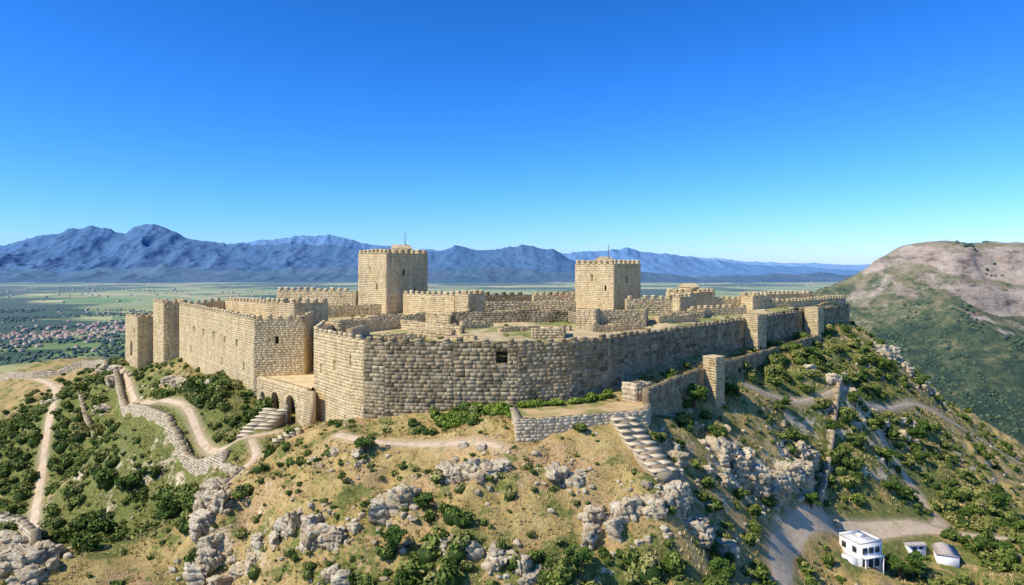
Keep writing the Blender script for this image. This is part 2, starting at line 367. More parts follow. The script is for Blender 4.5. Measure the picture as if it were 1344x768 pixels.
# ------------------------------------------------------------------ masonry
def wall(W, P, zb, zt, thick=1.4, closed=False, ch=.5, bl=1.0, mer=None, rough=.09, rag=0., holes=(), inner=True, tone=(.3, 1.), seed=1):
    r = random.Random(seed*101+len(P)); P = [np.array(p, float) for p in P]; n = len(P)
    zt = list(zt) if hasattr(zt, '__len__') else [zt]*n
    zb = list(zb) if hasattr(zb, '__len__') else [zb]*n
    segs = [(i, (i+1) % n) for i in range(n if closed else n-1)]
    nor = []
    for a, b in segs:
        d = P[b]-P[a]; L = np.linalg.norm(d); d /= L; nor.append(np.array([d[1], -d[0]]))
    inn = []
    for i in range(n):
        pv = nor[i-1] if (i > 0 or closed) else nor[0]
        nx_ = nor[i] if i < len(nor) else nor[-1]
        m = pv+nx_; m /= np.linalg.norm(m); k = min(1/max(m@nx_, .3), 2.2)
        inn.append(P[i]-m*thick*k)
    s0 = 0
    for q, (a, b) in enumerate(segs):
        L = np.linalg.norm(P[b]-P[a]); N2 = nor[q]
        def top(t): return zt[a]*(1-t)+zt[b]*t - (rag*float(fbm((s0+t*L)/2.5, seed*3.1, 3, seed)) if rag else 0)
        def bot(t): return zb[a]*(1-t)+zb[b]*t
        def po(t): return P[a]*(1-t)+P[b]*t
        def pi(t): return inn[a]*(1-t)+inn[b]*t
        hs = [(h[0]-s0, h[1], h[2], h[3]) for h in holes if s0 <= h[0] < s0+L]
        br = sorted(set([0., L]+[k*1.3 for k in range(1, int(L/1.3)+1) if k*1.3 < L-.1]+[h[0]-h[2]/2 for h in hs]+[h[0]+h[2]/2 for h in hs]))
        for u, v in zip(br[:-1], br[1:]):
            if v-u < .01: continue
            m = (u+v)/2/L; iv = [(bot(m), top(m)-.04)]
            hh = [h for h in hs if abs(h[0]-(u+v)/2) < h[2]/2]
            if hh:
                h = hh[0]; iv = [(bot(m), h[1]-h[3]/2), (h[1]+h[3]/2, top(m)-.04)]
            A, B, C, D = po(u/L), po(v/L), pi(v/L), pi(u/L)
            for z0, z1 in iv:
                hexa(W, [(*A, z0), (*B, z0), (*C, z0), (*D, z0)], [(*A, z1), (*B, z1), (*C, z1), (*D, z1)], .3)
            if hh:
                A2, B2 = A*.3+D*.7, B*.3+C*.7; z0, z1 = h[1]-h[3]/2, h[1]+h[3]/2
                hexa(W, [(*A2, z0), (*B2, z0), (*C, z0), (*D, z0)], [(*A2, z1), (*B2, z1), (*C, z1), (*D, z1)], .0)  # back of the opening toned near black, painted shade on top of real shade
        for side in ((0, 1) if inner else (0,)):
            pf = po if side == 0 else pi; nn = N2 if side == 0 else -N2
            LL = np.linalg.norm(pf(1)-pf(0)); z = min(zb[a], zb[b]); zmax = max(zt[a], zt[b])
            while z < zmax-.1:
                c = ch*r.uniform(.85, 1.2); s = -r.uniform(0, bl)
                ct = r.uniform(-.08, .08)
                while s < LL:
                    w = bl*r.uniform(.55, 1.55); u, v = max(s, 0)+.012, min(s+w, LL)-.012; s += w
                    z0, z1 = z+.008, z+c-.008+r.uniform(-.01, .01)
                    if v-u < .1: continue
                    for h in hs:
                        if z1 > h[1]-h[3]/2+.05 and z0 < h[1]+h[3]/2-.05:
                            h0, h1_ = h[0]-h[2]/2, h[0]+h[2]/2
                            if v > h0 and u < h1_:
                                if u < h0-.1: v = h0
                                elif v > h1_+.1: u = h1_
                                else: v = u
                    if v-u < .1: continue
                    tm = (u+v)/2/LL; tz = top(tm)
                    if rag: tz += r.uniform(-.2, .25)*min(rag, 1)
                    z1 = min(z1, tz)
                    if z1-z0 < .12: continue
                    p = .02+r.random()**2*rough*1.6; e = min(.02, (v-u)*.2)
                    a0, b0 = pf(u/LL), pf(v/LL); d = (b0-a0)/np.linalg.norm(b0-a0)
                    a1, b1 = a0+nn*p+d*e, b0+nn*p-d*e
                    q1, q2, q3, q4 = [r.uniform(-.2, .2)*rough for _ in range(4)]
                    V = [(*a0, z0), (*b0, z0), (*b0, z1), (*a0, z1),
                         (a1[0]+nn[0]*q1, a1[1]+nn[1]*q1, z0+.015), (b1[0]+nn[0]*q2, b1[1]+nn[1]*q2, z0+.015), (b1[0]+nn[0]*q3, b1[1]+nn[1]*q3, z1-.015), (a1[0]+nn[0]*q4, a1[1]+nn[1]*q4, z1-.015)]
                    t_ = min(1, max(.12, r.gauss((tone[0]+tone[1])/2+ct, (tone[1]-tone[0])/3.6)))
                    W.add(V, [[4,5,6,7],[0,1,5,4],[1,2,6,5],[2,3,7,6],[3,0,4,7]], t_)
                z += c
        if mer:
            per, mw, mh = mer; k = max(1, round(L/per)); g = L/k
            for j in range(k):
                sc = (j+.5)*g
                if r.random() < .05: continue
                w = mw*r.uniform(.85, 1.12)/2; h = mh*r.uniform(.75, 1.08); tz = top(sc/L)
                if rag and r.random() < .25: h *= .5
                d = (P[b]-P[a])/L; A = P[a]+d*(sc-w)+N2*.06; B = P[a]+d*(sc+w)+N2*.06
                C, D = B-N2*.55, A-N2*.55; jj = lambda: r.uniform(-.05, .05)
                hm = tz-.12+h*.55
                hexa(W, [(*A, tz-.12), (*B, tz-.12), (*C, tz-.12), (*D, tz-.12)], [(*A, hm), (*B, hm), (*C, hm), (*D, hm)], r.uniform(*tone))
                A, B, C, D = A+d*.04+N2*.02, B-d*.03+N2*.02, C-d*.03, D+d*.04
                hexa(W, [(*A, hm), (*B, hm), (*C, hm), (*D, hm)], [(A[0]+jj(), A[1], tz+h+jj()), (B[0]+jj(), B[1], tz+h+jj()), (C[0], C[1], tz+h+jj()), (D[0], D[1], tz+h+jj())], r.uniform(*tone))
        s0 += L
def floorpoly(W, P, z, tone=.5):
    W.add([(x, y, z) for x, y in P], [list(range(len(P)))], tone)

castle = empty("castle")
W = MB()
ztc = [-9.8,-9.9,-9.95,-10.0,-10.0,-10.0,-10.05,-10.1,-10.1,-10.1,-10.1,-10.1,-10.1,-10.1]
wall(W, CURT[:4], -27, ztc[:4], 1.8, ch=.44, bl=.85, mer=(1.75,.95,.6), rough=.03, holes=[(17,-15.6,.8,1.2),(22,-14.6,.8,1.2),(27.5,-13.3,.6,1.1)], tone=(.55,1.), seed=3)
build("bastion_wall", W, MAT_LIGHT, castle)
W = MB()
wall(W, CURT[3:], [-23]*7+[-20]*4, ztc[3:], 1.8, ch=.52, bl=.95, mer=(1.75,.95,.62), rough=.055, rag=.35, holes=[(19.5,-12.1,1.6,1.6)], tone=(.25,.95), seed=4)
build("curtain_wall", W, MAT_GREY, castle)
def tower(name, P, zb, zt, mat=MAT_LIGHT, mer=(1.8,1.0,1.1), thick=1.0, ch=.4, bl=.75, holes=(), tone=(.5,1.), rough=.025, seed=5, fl=.7, rag=0.):
    W = MB(); wall(W, P, zb, zt, thick, True, ch, bl, mer, rough, rag, holes, True, tone, seed)
    c = np.mean(P, axis=0); Q = [tuple(c+(np.array(p)-c)*.96) for p in P]
    floorpoly(W, Q, zt-fl, .5)
    return build(name, W, mat, castle)
tower("curtain_turret", [(46.6,138.2),(48.6,135.6),(51.2,138.0),(49.2,140.6)], -20, -9.2, mer=None, tone=(.4,.9), seed=31, fl=.05)
tower("curtain_turret_b", [(69.6,163.2),(71.8,160.8),(74.4,163.6),(72.2,166)], -20, -9.2, mer=None, tone=(.4,.9), seed=32, fl=.05)
def gable(name, c, z, sx, sy, rot, h):
    W = MB(); co, si = math.cos(rot), math.sin(rot)
    f = lambda a, b, zz: (c[0]+co*a-si*b, c[1]+si*a+co*b, zz)
    hexa(W, [f(-sx,-sy,z-1), f(sx,-sy,z-1), f(sx,sy,z-1), f(-sx,sy,z-1)], [f(-sx,-sy,z), f(sx,-sy,z), f(sx,sy,z), f(-sx,sy,z)], .6)
    e = .15; V = [f(-sx-e,-sy-e,z+.01), f(sx+e,-sy-e,z+.01), f(sx+e,sy+e,z+.01), f(-sx-e,sy+e,z+.01), f(-sx-e,0,z+h), f(sx+e,0,z+h)]
    W.add(V, [[0,1,5,4],[2,3,4,5]], .8); W.add(V, [[0,4,3],[1,2,5]], .7)
    W.add(V, [[0,3,2,1]], .3)
    build(name, W, MAT_LIGHT, castle)
def pole(name, x, y, z0, z1):
    W = MB(); box(W, x, y, z0, z1-.6, .16, .16, .3); box(W, x, y, z1-.62, z1, .08, .08, .3); box(W, x, y, z0-.2, z0+.3, .4, .4, .3)
    box(W, x+.2, y, z1-.9, z1-.84, .5, .05, .3)
    build(name, W, plain("pole_metal", (.3,.28,.26)), castle)
tower("keep_tower", [(-35.2,157),(-27.5,150),(-19.4,157.7),(-27.1,165)], -13, 3.3, mer=(1.55,.9,.95), holes=[(4.5,-.5,.55,1.4),(7.,-4.2,.5,1.2),(15,-1.,.6,1.3),(18,-5,.5,1.2)], tone=(.6,1.), seed=41)
gable("keep_turret_roof", (-25.2,156.5), 4.4, 1.9, 1.5, .75, 1.)
pole("keep_flagpole", -24.5, 157, 5.2, 8.6)
tower("watch_tower", [(15,163),(23,155),(30.3,161.5),(22.3,169.5)], -12, .95, mer=(1.55,.9,.95), holes=[(5,-2.4,.6,1.4),(9,-4.6,.5,1.1),(16,-2.6,.6,1.3)], tone=(.6,1.), seed=42)
gable("watch_turret_roof", (21.8,161), 1.75, 1.9, 1.5, .75, .95)
pole("watch_flagpole", 22.6, 161, 2.5, 5.8)
W = MB()
wall(W, WING, -27, [-8.3,-8.8,-8.9,-8.2,-7.6,-7.6], 1.2, True, .38, .72, (1.7,.95,.75), .022,
     holes=[(6,-12,.6,1.3),(12,-13.4,1.2,1.1),(19,-13.4,1.2,1.1),(26,-13.4,1.2,1.1),(33,-13.6,1.2,1.1),(40,-13.8,1.2,1.1),(44,-17.5,.6,1.2),(53,-12.5,.6,1.2),(10,-17.5,.7,1.2),(31,-18,.7,1.2)], tone=(.6,1.), seed=51)
floorpoly(W, WING, -11.6, .55)
build("west_wing", W, MAT_LIGHT, castle)
tower("corner_bastion", [(-85.3,163),(-79.6,156.6),(-75.4,159.2),(-81,166.5)], -27, -7.9, mer=(1.6,.9,.6), tone=(.5,1.), seed=52)
tower("gate_tower", [(-95,168.5),(-88.5,162),(-84,166.5),(-90.5,173.5)], -27, -11.6, mer=(1.6,.9,.35), holes=[(4.5,-19.5,1.8,3.2),(7,-15,.7,1.1)], tone=(.5,1.), seed=53)
tower("wing_tower", [(-46.8,130.2),(-39.6,124.6),(-34.6,129),(-41.5,136)], -21, -6.4, mer=(1.6,.95,.75), holes=[(4,-10,.6,1.)], tone=(.5,1.), seed=54)
inner = [
 ("upper_wall", [(-57,166),(-36.5,160.5)], -12, -5.4, (1.7,1.0,.8), (.55,1.), 0),
 ("upper_wall_b", [(-24,151),(-11.8,140.5)], -13, -5.6, (1.7,1.0,.8), (.55,1.), 0),
 ("upper_wall_c", [(-49,156),(-40,146),(-27,152)], -13, -7.6, None, (.4,.9), .7),
 ("court_wall_a", [(-33.5,121),(-30,118.5),(-20.5,125.5),(-8.8,117.5)], -13, [-9.2,-8.6,-9,-9.6], None, (.4,.9), .7),
 ("court_wall_b", [(-27,128),(-17,134),(-12,130)], -13, -8.6, None, (.4,.9), .8),
 ("court_wall_c", [(-11.5,131),(11,134.5),(13,128)], -13, -8.1, None, (.3,.8), .5),
 ("court_wall_d", [(-11.5,145),(6,149),(14,150)], -12, -6.9, None, (.4,.9), .6),
 ("court_wall_e", [(-9,124),(-4,127)], -13, -9.2, None, (.4,.8), .9),
 ("court_wall_f", [(16.3,127),(25.3,129.5),(27,136)], -13, -7.7, None, (.4,.9), .4),
 ("court_wall_g", [(3.2,112),(8.6,112.6),(9.2,116.5)], -13, -9.6, None, (.4,.9), .5),
 ("court_wall_h", [(-22,109),(-14,112),(-6,109)], -13, -10.5, None, (.4,.8), .6),
 ("court_wall_i", [(14,119),(24,124)], -13, -9.5, None, (.4,.9), .8),
 ("court_wall_j", [(-18,118),(-10,112.5)], -13, -9.9, None, (.4,.9), .6),
 ("court_wall_k", [(28,131),(37,137)], -13, -8.9, None, (.4,.9), .8),
 ("court_wall_l", [(-4,140),(8,141.5)], -12, -8.3, None, (.5,1.), .7),
 ("court_wall_m", [(-2,118),(5,122),(10,119.5)], -13, -9.9, None, (.5,1.), .7),
 ("court_wall_n", [(38,146),(52,152)], -13, -8.6, (1.7,1.,.6), (.5,1.), 0),
 ("court_wall_o", [(-26,112),(-24.5,118)], -13, -9.6, None, (.5,1.), .6),
 ("back_wall", [(-9,168),(5,172),(18,174)], -12, -6.7, (2.0,1.2,.8), (.3,.8), 0),
 ("back_wall_b", [(-50,170),(-36,166)], -12, -6.2, None, (.3,.8), .4),
 ("east_wall_a", [(24.5,147),(35,148.5)], -13, -6.6, (1.7,1.,.8), (.5,1.), 0),
 ("east_wall_b", [(5,160),(15.5,163.5)], -12, -6.3, (1.7,1.,.7), (.5,1.), 0),
 ("east_wall_c", [(47,160),(55,163)], -13, -7.4, (1.7,1.,.7), (.5,1.), 0),
 ("east_wall_d", [(60.5,163.5),(68,167),(80,178),(92,189)], -13, -8.1, (1.8,1.1,.8), (.5,1.), 0),
 ("east_wall_e", [(32,141),(40,143),(44,150)], -13, -8.6, None, (.4,.9), .7),
 ("east_wall_f", [(36,160),(30,155)], -13, -7.2, None, (.4,.9), .5),
 ("east_wall_g", [(61,176),(84,190)], -13, -6.9, (1.8,1.1,.8), (.5,1.), 0),
]
for i, (nm, P, zb, zt, mer, tn, rag) in enumerate(inner):
    W = MB(); wall(W, P, zb, zt, 1.1, False, .4, .72, mer, .035, rag, (), True, tn, 60+i)
    build(nm, W, MAT_LIGHT if tn[0] > .35 else MAT_GREY, castle)
tower("inner_turret", [(-11.6,140),(-8.8,137.6),(-5.6,141),(-8.6,144)], -13, -5.2, mer=(1.5,.9,.7), tone=(.4,.95), seed=91)
tower("inner_turret_b", [(11.8,125.4),(15.2,124.2),(16.4,127.6),(13,129)], -13, -7.5, mer=None, fl=.2, tone=(.5,1.), seed=92)
tower("east_block", [(36,160.5),(40,154.8),(47.4,160),(43,166)], -13, -5.6, mer=(1.6,.9,.8), tone=(.5,1.), seed=93)
gable("east_block_roof", (41.3,160), -4.4, 1.8, 1.5, .6, .9)
tower("east_turret", [(54.2,163),(56,159.6),(61,163.2),(58.8,167)], -13, -6.5, mer=(1.6,.9,.8), tone=(.5,1.), seed=94)
tower("east_turret_b", [(33.5,150),(36,147),(39.5,150),(37,153.5)], -13, -6.2, mer=(1.5,.9,.7), tone=(.45,1.), seed=95)
gx = np.arange(-64, 95, 1.); gy = np.arange(92, 197, 1.)
X, Y = np.meshgrid(gx, gy); Z = -12.0+(Y-95)*.035+(fbm(X/6, Y/6, 4, 71)-.5)*1.1
ins = inpoly(X, Y, CASTLE) & ~inpoly(X, Y, WING); ii = np.arange(X.size).reshape(X.shape)
ok = ins[:-1,:-1] & ins[:-1,1:] & ins[1:,1:] & ins[1:,:-1]
F = np.stack([ii[:-1,:-1], ii[:-1,1:], ii[1:,1:], ii[1:,:-1]], -1)[ok]
W = MB(); W.add(np.stack([X, Y, Z], -1).reshape(-1, 3), F, .5); build("courtyard", W, MAT_COURT, castle, smooth=True)
def arcade(W, A, B, zb, zt, th, arches, seg=12):
    A, B = np.array(A, float), np.array(B, float); L = np.linalg.norm(B-A); d = (B-A)/L; n = np.array([d[1], -d[0]])
    def p(s, z, t): q = A+d*s-n*t; return (q[0], q[1], z)
    cur = 0
    for c, w, zs in arches:
        r = w/2; a0, a1 = c-r, c+r
        hexa(W, [p(cur,zb,0), p(a0,zb,0), p(a0,zb,th), p(cur,zb,th)], [p(cur,zt,0), p(a0,zt,0), p(a0,zt,th), p(cur,zt,th)], .7)
        pts = [(c-r*math.cos(math.pi*k/seg), zs+r*math.sin(math.pi*k/seg)) for k in range(seg+1)]
        for (s1, z1), (s2, z2) in zip(pts[:-1], pts[1:]):
            V = [p(s1,z1,0), p(s2,z2,0), p(s2,zt,0), p(s1,zt,0), p(s1,z1,th), p(s2,z2,th), p(s2,zt,th), p(s1,zt,th)]
            W.add(V, [[0,1,2,3],[5,4,7,6],[0,4,5,1],[3,2,6,7]], .7)
        for k in range(seg):
            t0, t1 = math.pi*k/seg+.02, math.pi*(k+1)/seg-.02; ro = r+.42; ri = r-.02
            q = [(c-ri*math.cos(t0), zs+ri*math.sin(t0)), (c-ri*math.cos(t1), zs+ri*math.sin(t1)), (c-ro*math.cos(t1), zs+ro*math.sin(t1)), (c-ro*math.cos(t0), zs+ro*math.sin(t0))]
            V = [p(s,z,.1) for s, z in q]+[p(s,z,-.09) for s, z in q]
            hexa(W, V[:4], V[4:], R.uniform(.6, 1.))
        cur = a1
    hexa(W, [p(cur,zb,0), p(L,zb,0), p(L,zb,th), p(cur,zb,th)], [p(cur,zt,0), p(L,zt,0), p(L,zt,th), p(cur,zt,th)], .7)
    z = zb
    while z < zt-.1:
        c2 = .4*R.uniform(.85, 1.15); s = -R.random()
        while s < L:
            w2 = R.uniform(.5, 1.1); u, v = max(s, 0)+.02, min(s+w2, L)-.02; s += w2
            z1 = min(z+c2, zt)-.02
            if v-u < .1 or z1-z < .1: continue
            if any(abs((u+v)/2-c) < w/2+.3+(v-u)/2 and (z+z1)/2 < zs+math.sqrt(max(0, (w/2+.5)**2-((u+v)/2-c)**2))+.2 for c, w, zs in arches): continue
            pr = -R.uniform(.03, .06); V = [p(u,z,0), p(v,z,0), p(v,z1,0), p(u,z1,0)]; V2 = [p(u+.03,z+.03,pr), p(v-.03,z+.03,pr), p(v-.03,z1-.03,pr), p(u+.03,z1-.03,pr)]
            hexa(W, V, V2, R.uniform(.5, 1.))
        z += c2
W = MB()
arcade(W, (-43.6,117.2), (-30.4,103.4), -25.5, -18.7, .9, [(2.4,1.7,-21.7),(7.1,2.8,-21.7),(12.6,3.2,-21.7)])
floorpoly(W, [(-44.2,118.2),(-43.2,117.5),(-30.9,104.4),(-31.3,108),(-33.4,122.2),(-35.5,127),(-38,126),(-36.3,120)], -18.66, .95)
wall(W, [(-43.2,117.3),(-31.2,104.6)], -18.75, -18.35, .4, False, .3, .8, None, .03, 0, (), True, (.6,1.), 77)
wall(W, [(-44.3,119),(-37.3,119)], -26, -18.8, .5, False, .5, .8, None, .04, 0, (), False, (.2,.5), 78)
build("arched_gallery", W, MAT_LIGHT, castle)

# ------------------------------------------------------------------ outworks
def rwall(name, P, depth, height, th, mat=MAT_STEP, rag=.4, seed=1, tone=(.45,1.), ch=.32, bl=.6, zt=None):
    Q = []
    for a, b in zip(P[:-1], P[1:]):
        L = math.hypot(b[0]-a[0], b[1]-a[1]); k = max(1, int(L/4))
        Q += [(a[0]+(b[0]-a[0])*i/k, a[1]+(b[1]-a[1])*i/k) for i in range(k)]
    Q.append(P[-1]); g = [h1(*q) for q in Q]
    t = [v+height for v in g] if zt is None else zt
    W = MB(); wall(W, Q, [v-depth for v in g], t, th, False, ch, bl, None, .07, rag, (), True, tone, seed)
    return build(name, W, mat)
rwall("parapet_wall", PARA, 2.6, 2.4, 1.0, seed=11, ch=.38, bl=.7)
rwall("parapet_wall", [(-41.5,97),(-37,92.5),(-40.5,87)], 1.5, 1.1, .6, seed=21, rag=.6)
W = MB(); wall(W, [(18.6,93.5),(24.5,101),(33,112.6),(49.5,132.5),(60,146),(72.6,160.5)], -22.5, [-16.2,-15.9,-15.7,-15.6,-15.5,-15.4], .9, False, .4, .8, None, .07, .4, (), True, (.3,.9), 12)
build("outer_wall", W, MAT_GREY)
W = MB(); wall(W, [(30.6,109.8),(32.,107.6),(34,109.6),(32.6,111.6)], -22, -14., .8, True, .4, .8, None, .04, 0, (), True, (.4,.9), 13); floorpoly(W, [(30.7,109.8),(32.,107.8),(33.9,109.6),(32.6,111.4)], -14.03, .8)
build("wall_turret", W, MAT_LIGHT)
W = MB(); wall(W, [(-0.6,93),(0.5,82.6),(3,82.9),(17.5,88.2),(19,93.5)], -24, [-18.1,-18.1,-18.15,-18.2,-18.2], .8, False, .38, .75, None, .05, .25, (), True, (.4,1.), 14)
build("retaining_wall", W, MAT_STEP)
W = MB(); X, Y = np.meshgrid(np.linspace(-1, 20, 30), np.linspace(82, 97, 24)); Z = -18.62+(fbm(X/3, Y/3, 3, 9)-.5)*.25
ins = inpoly(X, Y, [(-0.6,93.6),(0.7,82.9),(17.3,88.7),(19.4,96),(9,95.5),(1,93)]); ii = np.arange(X.size).reshape(X.shape)
okk = ins[:-1,:-1] & ins[:-1,1:] & ins[1:,1:] & ins[1:,:-1]
W.add(np.stack([X, Y, Z], -1).reshape(-1, 3), np.stack([ii[:-1,:-1], ii[:-1,1:], ii[1:,1:], ii[1:,:-1]], -1)[okk], .5); build("terrace", W, MAT_SAND, smooth=True)
W = MB(); wall(W, [(15.6,97),(17.2,95.2),(19.8,97),(18.4,99)], -21, -15.9, .7, True, .6, .9, None, .1, .5, (), True, (.5,1.), 15); floorpoly(W, [(15.8,97),(17.2,95.5),(19.5,97),(18.4,98.6)], -16.5, .8)
build("ruined_pier", W, MAT_STEP)
rwall("lower_wall", [(-190,228),(-170,225),(-150,214),(-133,212),(-122,205),(-117,196)], 2, 2.6, 1.2, seed=16)
rwall("field_wall", [(69,143),(60,128),(54,118),(49,110)], 1., 1.1, .7, seed=17, rag=.8)
rwall("ruin_wall", [(-128,186),(-121,180),(-115,184),(-112,190)], 2, 3., .9, seed=18, rag=1.6)
zr = h1(-60, 84.5)
rwall("ruin_wall", [(-67,86.5),(-61,84.5),(-56.5,80.5)], 3, 2., 1.0, seed=19, rag=1.1, ch=.42, bl=.85, zt=[zr+2.6]*3)
rwall("ruin_wall", [(-56.5,80),(-58.5,77)], 3, 1.4, .9, seed=22, rag=1.0, ch=.42, bl=.85)
rwall("ruin_wall", [(-100,158),(-92,148),(-84,140)], 1.5, 1.5, .8, seed=20, rag=1.0)
def stairs(name, pts, width, steps):
    W = MB(); pts = [np.array(p, float) for p in pts]
    s = [0]
    for a, b in zip(pts[:-1], pts[1:]): s.append(s[-1]+np.linalg.norm((b-a)[:2]))
    for i in range(steps):
        f = (i+.5)/steps*s[-1]; k = max(j for j in range(len(s)-1) if s[j] <= f); t = (f-s[k])/(s[k+1]-s[k])
        p = pts[k]*(1-t)+pts[k+1]*t; d = (pts[k+1]-pts[k])[:2]; rot = math.atan2(d[1], d[0])+R.uniform(-.05, .05)
        rn = s[-1]/steps; w = width*R.uniform(.9, 1.06); jx = R.uniform(-.12, .12)
        cx, cy = p[0]-math.sin(rot)*jx, p[1]+math.cos(rot)*jx
        box(W, cx, cy, p[2]-2.2, p[2]-.13, rn*1.0, w-.16, rot, R.uniform(.3, .45))
        for u0, u1 in ((-w/2, w*R.uniform(-.1, .2)), (None, w/2)):
            if u0 is None: u0 = last+.03
            last = u1; m = (u0+u1)/2
            box(W, cx+math.cos(rot)*.06-math.sin(rot)*m, cy+math.sin(rot)*.06+math.cos(rot)*m, p[2]-.128, p[2]+R.uniform(-.02,.02), rn*R.uniform(1.05, 1.18), u1-u0, rot+R.uniform(-.02,.02), R.uniform(.75, 1.))
    return build(name, W, MAT_STEP)
stairs("stone_staircase", [(13.8,86.9,-18.6),(15.2,82.5,-20.6),(17.2,77.2,-23.0)], 3.6, 9)
stairs("stone_staircase", [(-37.5,109.5,-22.2),(-38.6,106,-23.8),(-39.2,102.4,-25.2)], 4.6, 8)
stairs("stone_staircase", [(-31,100.5,-23.2),(-34.5,99,-25.)], 2.2, 5)

# ------------------------------------------------------------------ rocks
def ico(n):
    import bmesh
    bm = bmesh.new(); bmesh.ops.create_icosphere(bm, subdivisions=n, radius=1.)
    V = np.array([v.co[:] for v in bm.verts]); F = np.array([[v.index for v in f.verts] for f in bm.faces]); bm.free(); return V, F
ICO = {k: ico(k) for k in (1, 2, 3, 4, 5)}
def rock(W, c, size, seed, lv=4, rot=0):
    V, F = ICO[lv]; V = V.copy(); r = np.random.default_rng(seed)
    for i in range(17):
        if i < 7: az = r.uniform(0, 6.28); n = np.array([math.cos(az), math.sin(az), r.normal()*.15]); d = r.uniform(.5, .8)
        elif i < 10: n = np.array([r.normal()*.3, r.normal()*.3, 1.]); d = r.uniform(.4, .7)
        else: n = r.normal(size=3); d = r.uniform(.55, .85)
        n /= np.linalg.norm(n)
        V = V-np.maximum(V@n-d, 0)[:, None]*n
    size = np.array(size); P = V*size
    if lv > 2:
        un = V/np.linalg.norm(V, axis=1)[:, None]; k = 1.5/max(.8, size.mean()**.5); o = seed*7.3
        a = P[:,0]*k+P[:,2]*.35*k+o; b = P[:,1]*k-P[:,2]*.3*k+o
        cr = np.abs(2*fbm(a*.8, b*.8, 3, seed)-1); dsp = (fbm(a*1.6, b*1.6, 4, seed)-.5)*.7-np.maximum(0, .12-cr)*5.
        q = P[:,2]*1.1+fbm(a*.5, b*.5, 2, 5)*1.2; fr = q-np.floor(q); dsp += (sstep(.0, .2, fr)*sstep(1, .85, fr)-.5)*.4
        P = P+un*dsp[:, None]*min(1.2, size.mean()*.45)
    co, si = math.cos(rot), math.sin(rot)
    P = np.stack([P[:,0]*co-P[:,1]*si, P[:,0]*si+P[:,1]*co, P[:,2]], 1)
    W.add(P+np.array(c), F, .5)
def outcrop(P, n, s0, s1, hg, seed, spread=1.2):
    W = MB(); P = np.array(P, float); sl = np.concatenate([[0], np.cumsum(np.hypot(*np.diff(P, axis=0).T))])
    r = np.random.default_rng(seed)
    for i in range(n):
        t = (i+r.uniform(0, 1))/n*sl[-1]
        x = np.interp(t, sl, P[:,0]); y = np.interp(t, sl, P[:,1])
        x += r.normal()*spread*.6; y += r.normal()*spread*.6
        s = s0+(s1-s0)*r.random()**1.2; h = s*hg*r.uniform(.7, 1.2); z = h1(x, y)
        rock(W, (x, y, z+h*.12), (s*r.uniform(.9,1.35), s*r.uniform(.6,.95), h), seed*31+i, 5 if s > 1.7 else 4, r.uniform(0, 3.1))
        for k in range(4):
            a = r.uniform(0, 6.28); d = s*r.uniform(.9, 1.8); xx, yy = x+math.cos(a)*d, y+math.sin(a)*d; q = s*r.uniform(.12, .4)
            rock(W, (xx, yy, h1(xx, yy)+q*.2), (q, q*r.uniform(.6,1), q*r.uniform(.5,.9)), seed*91+i*7+k, 3, r.uniform(0, 3))
    build("rock_outcrop", W, MAT_ROCK)
outcrop([(28,97),(32,98.5),(36.5,99.5),(41,104),(45.5,109.5),(49.5,115.5)], 18, 1.6, 3.1, 1.35, 1, 1.)
outcrop([(-41,93),(-38,87),(-35,79.5),(-32,76)], 13, 1.4, 2.8, 1.35, 2, .8)
outcrop([(-13.6,76),(-11.,77.4)], 4, 1.6, 2.8, 1.45, 3, .4)
outcrop([(-9,79.8),(-5.6,78.8),(-2.,77)], 8, 1.1, 2.5, .9, 4, .7)
outcrop([(-31,79.5),(-27,77.6),(-22,76),(-16.5,74)], 13, 1.1, 2.5, 1.0, 5, 1.)
outcrop([(6.5,73),(11.4,72.8),(16,74.4),(21.6,78.4),(25,81)], 17, 1.1, 2.6, .9, 6, 1.)
outcrop([(-8,69.6),(-3.4,67.6),(3,66.4)], 9, .9, 2.2, .95, 7, .8)
outcrop([(-71,144.5),(-64,134.5),(-57,126.5),(-51,120)], 20, .9, 2.3, .85, 8, .9)
outcrop([(-65,86),(-60,81),(-55,77),(-52,73)], 12, 1.5, 3.2, .75, 9, 2.)
outcrop([(19,88),(21,91),(21,84)], 7, .8, 1.8, .9, 10, .7)
outcrop([(89,167),(97,178),(103,173),(110,180)], 16, 1.2, 3.2, .8, 11, 1.6)
outcrop([(3.5,76.8),(8,77.8)], 5, .7, 1.6, .8, 12, .8)
outcrop([(-126,190),(-114,181),(-99,170),(-90,152)], 16, 1., 2.6, .8, 13, 2.5)
outcrop([(56,136),(68,132),(80,141),(90,150)], 14, .8, 2.2, .8, 14, 2.5)
outcrop([(-24,84),(-18,83.6),(-24,87.5)], 6, .6, 1.4, .8, 15, 1.4)
outcrop([(-30,70),(-23,70),(-16,70.5)], 5, .8, 1.7, .8, 16, 1.2)
outcrop([(24,90),(28,93),(33,104)], 7, .8, 1.8, .9, 17, 1.)

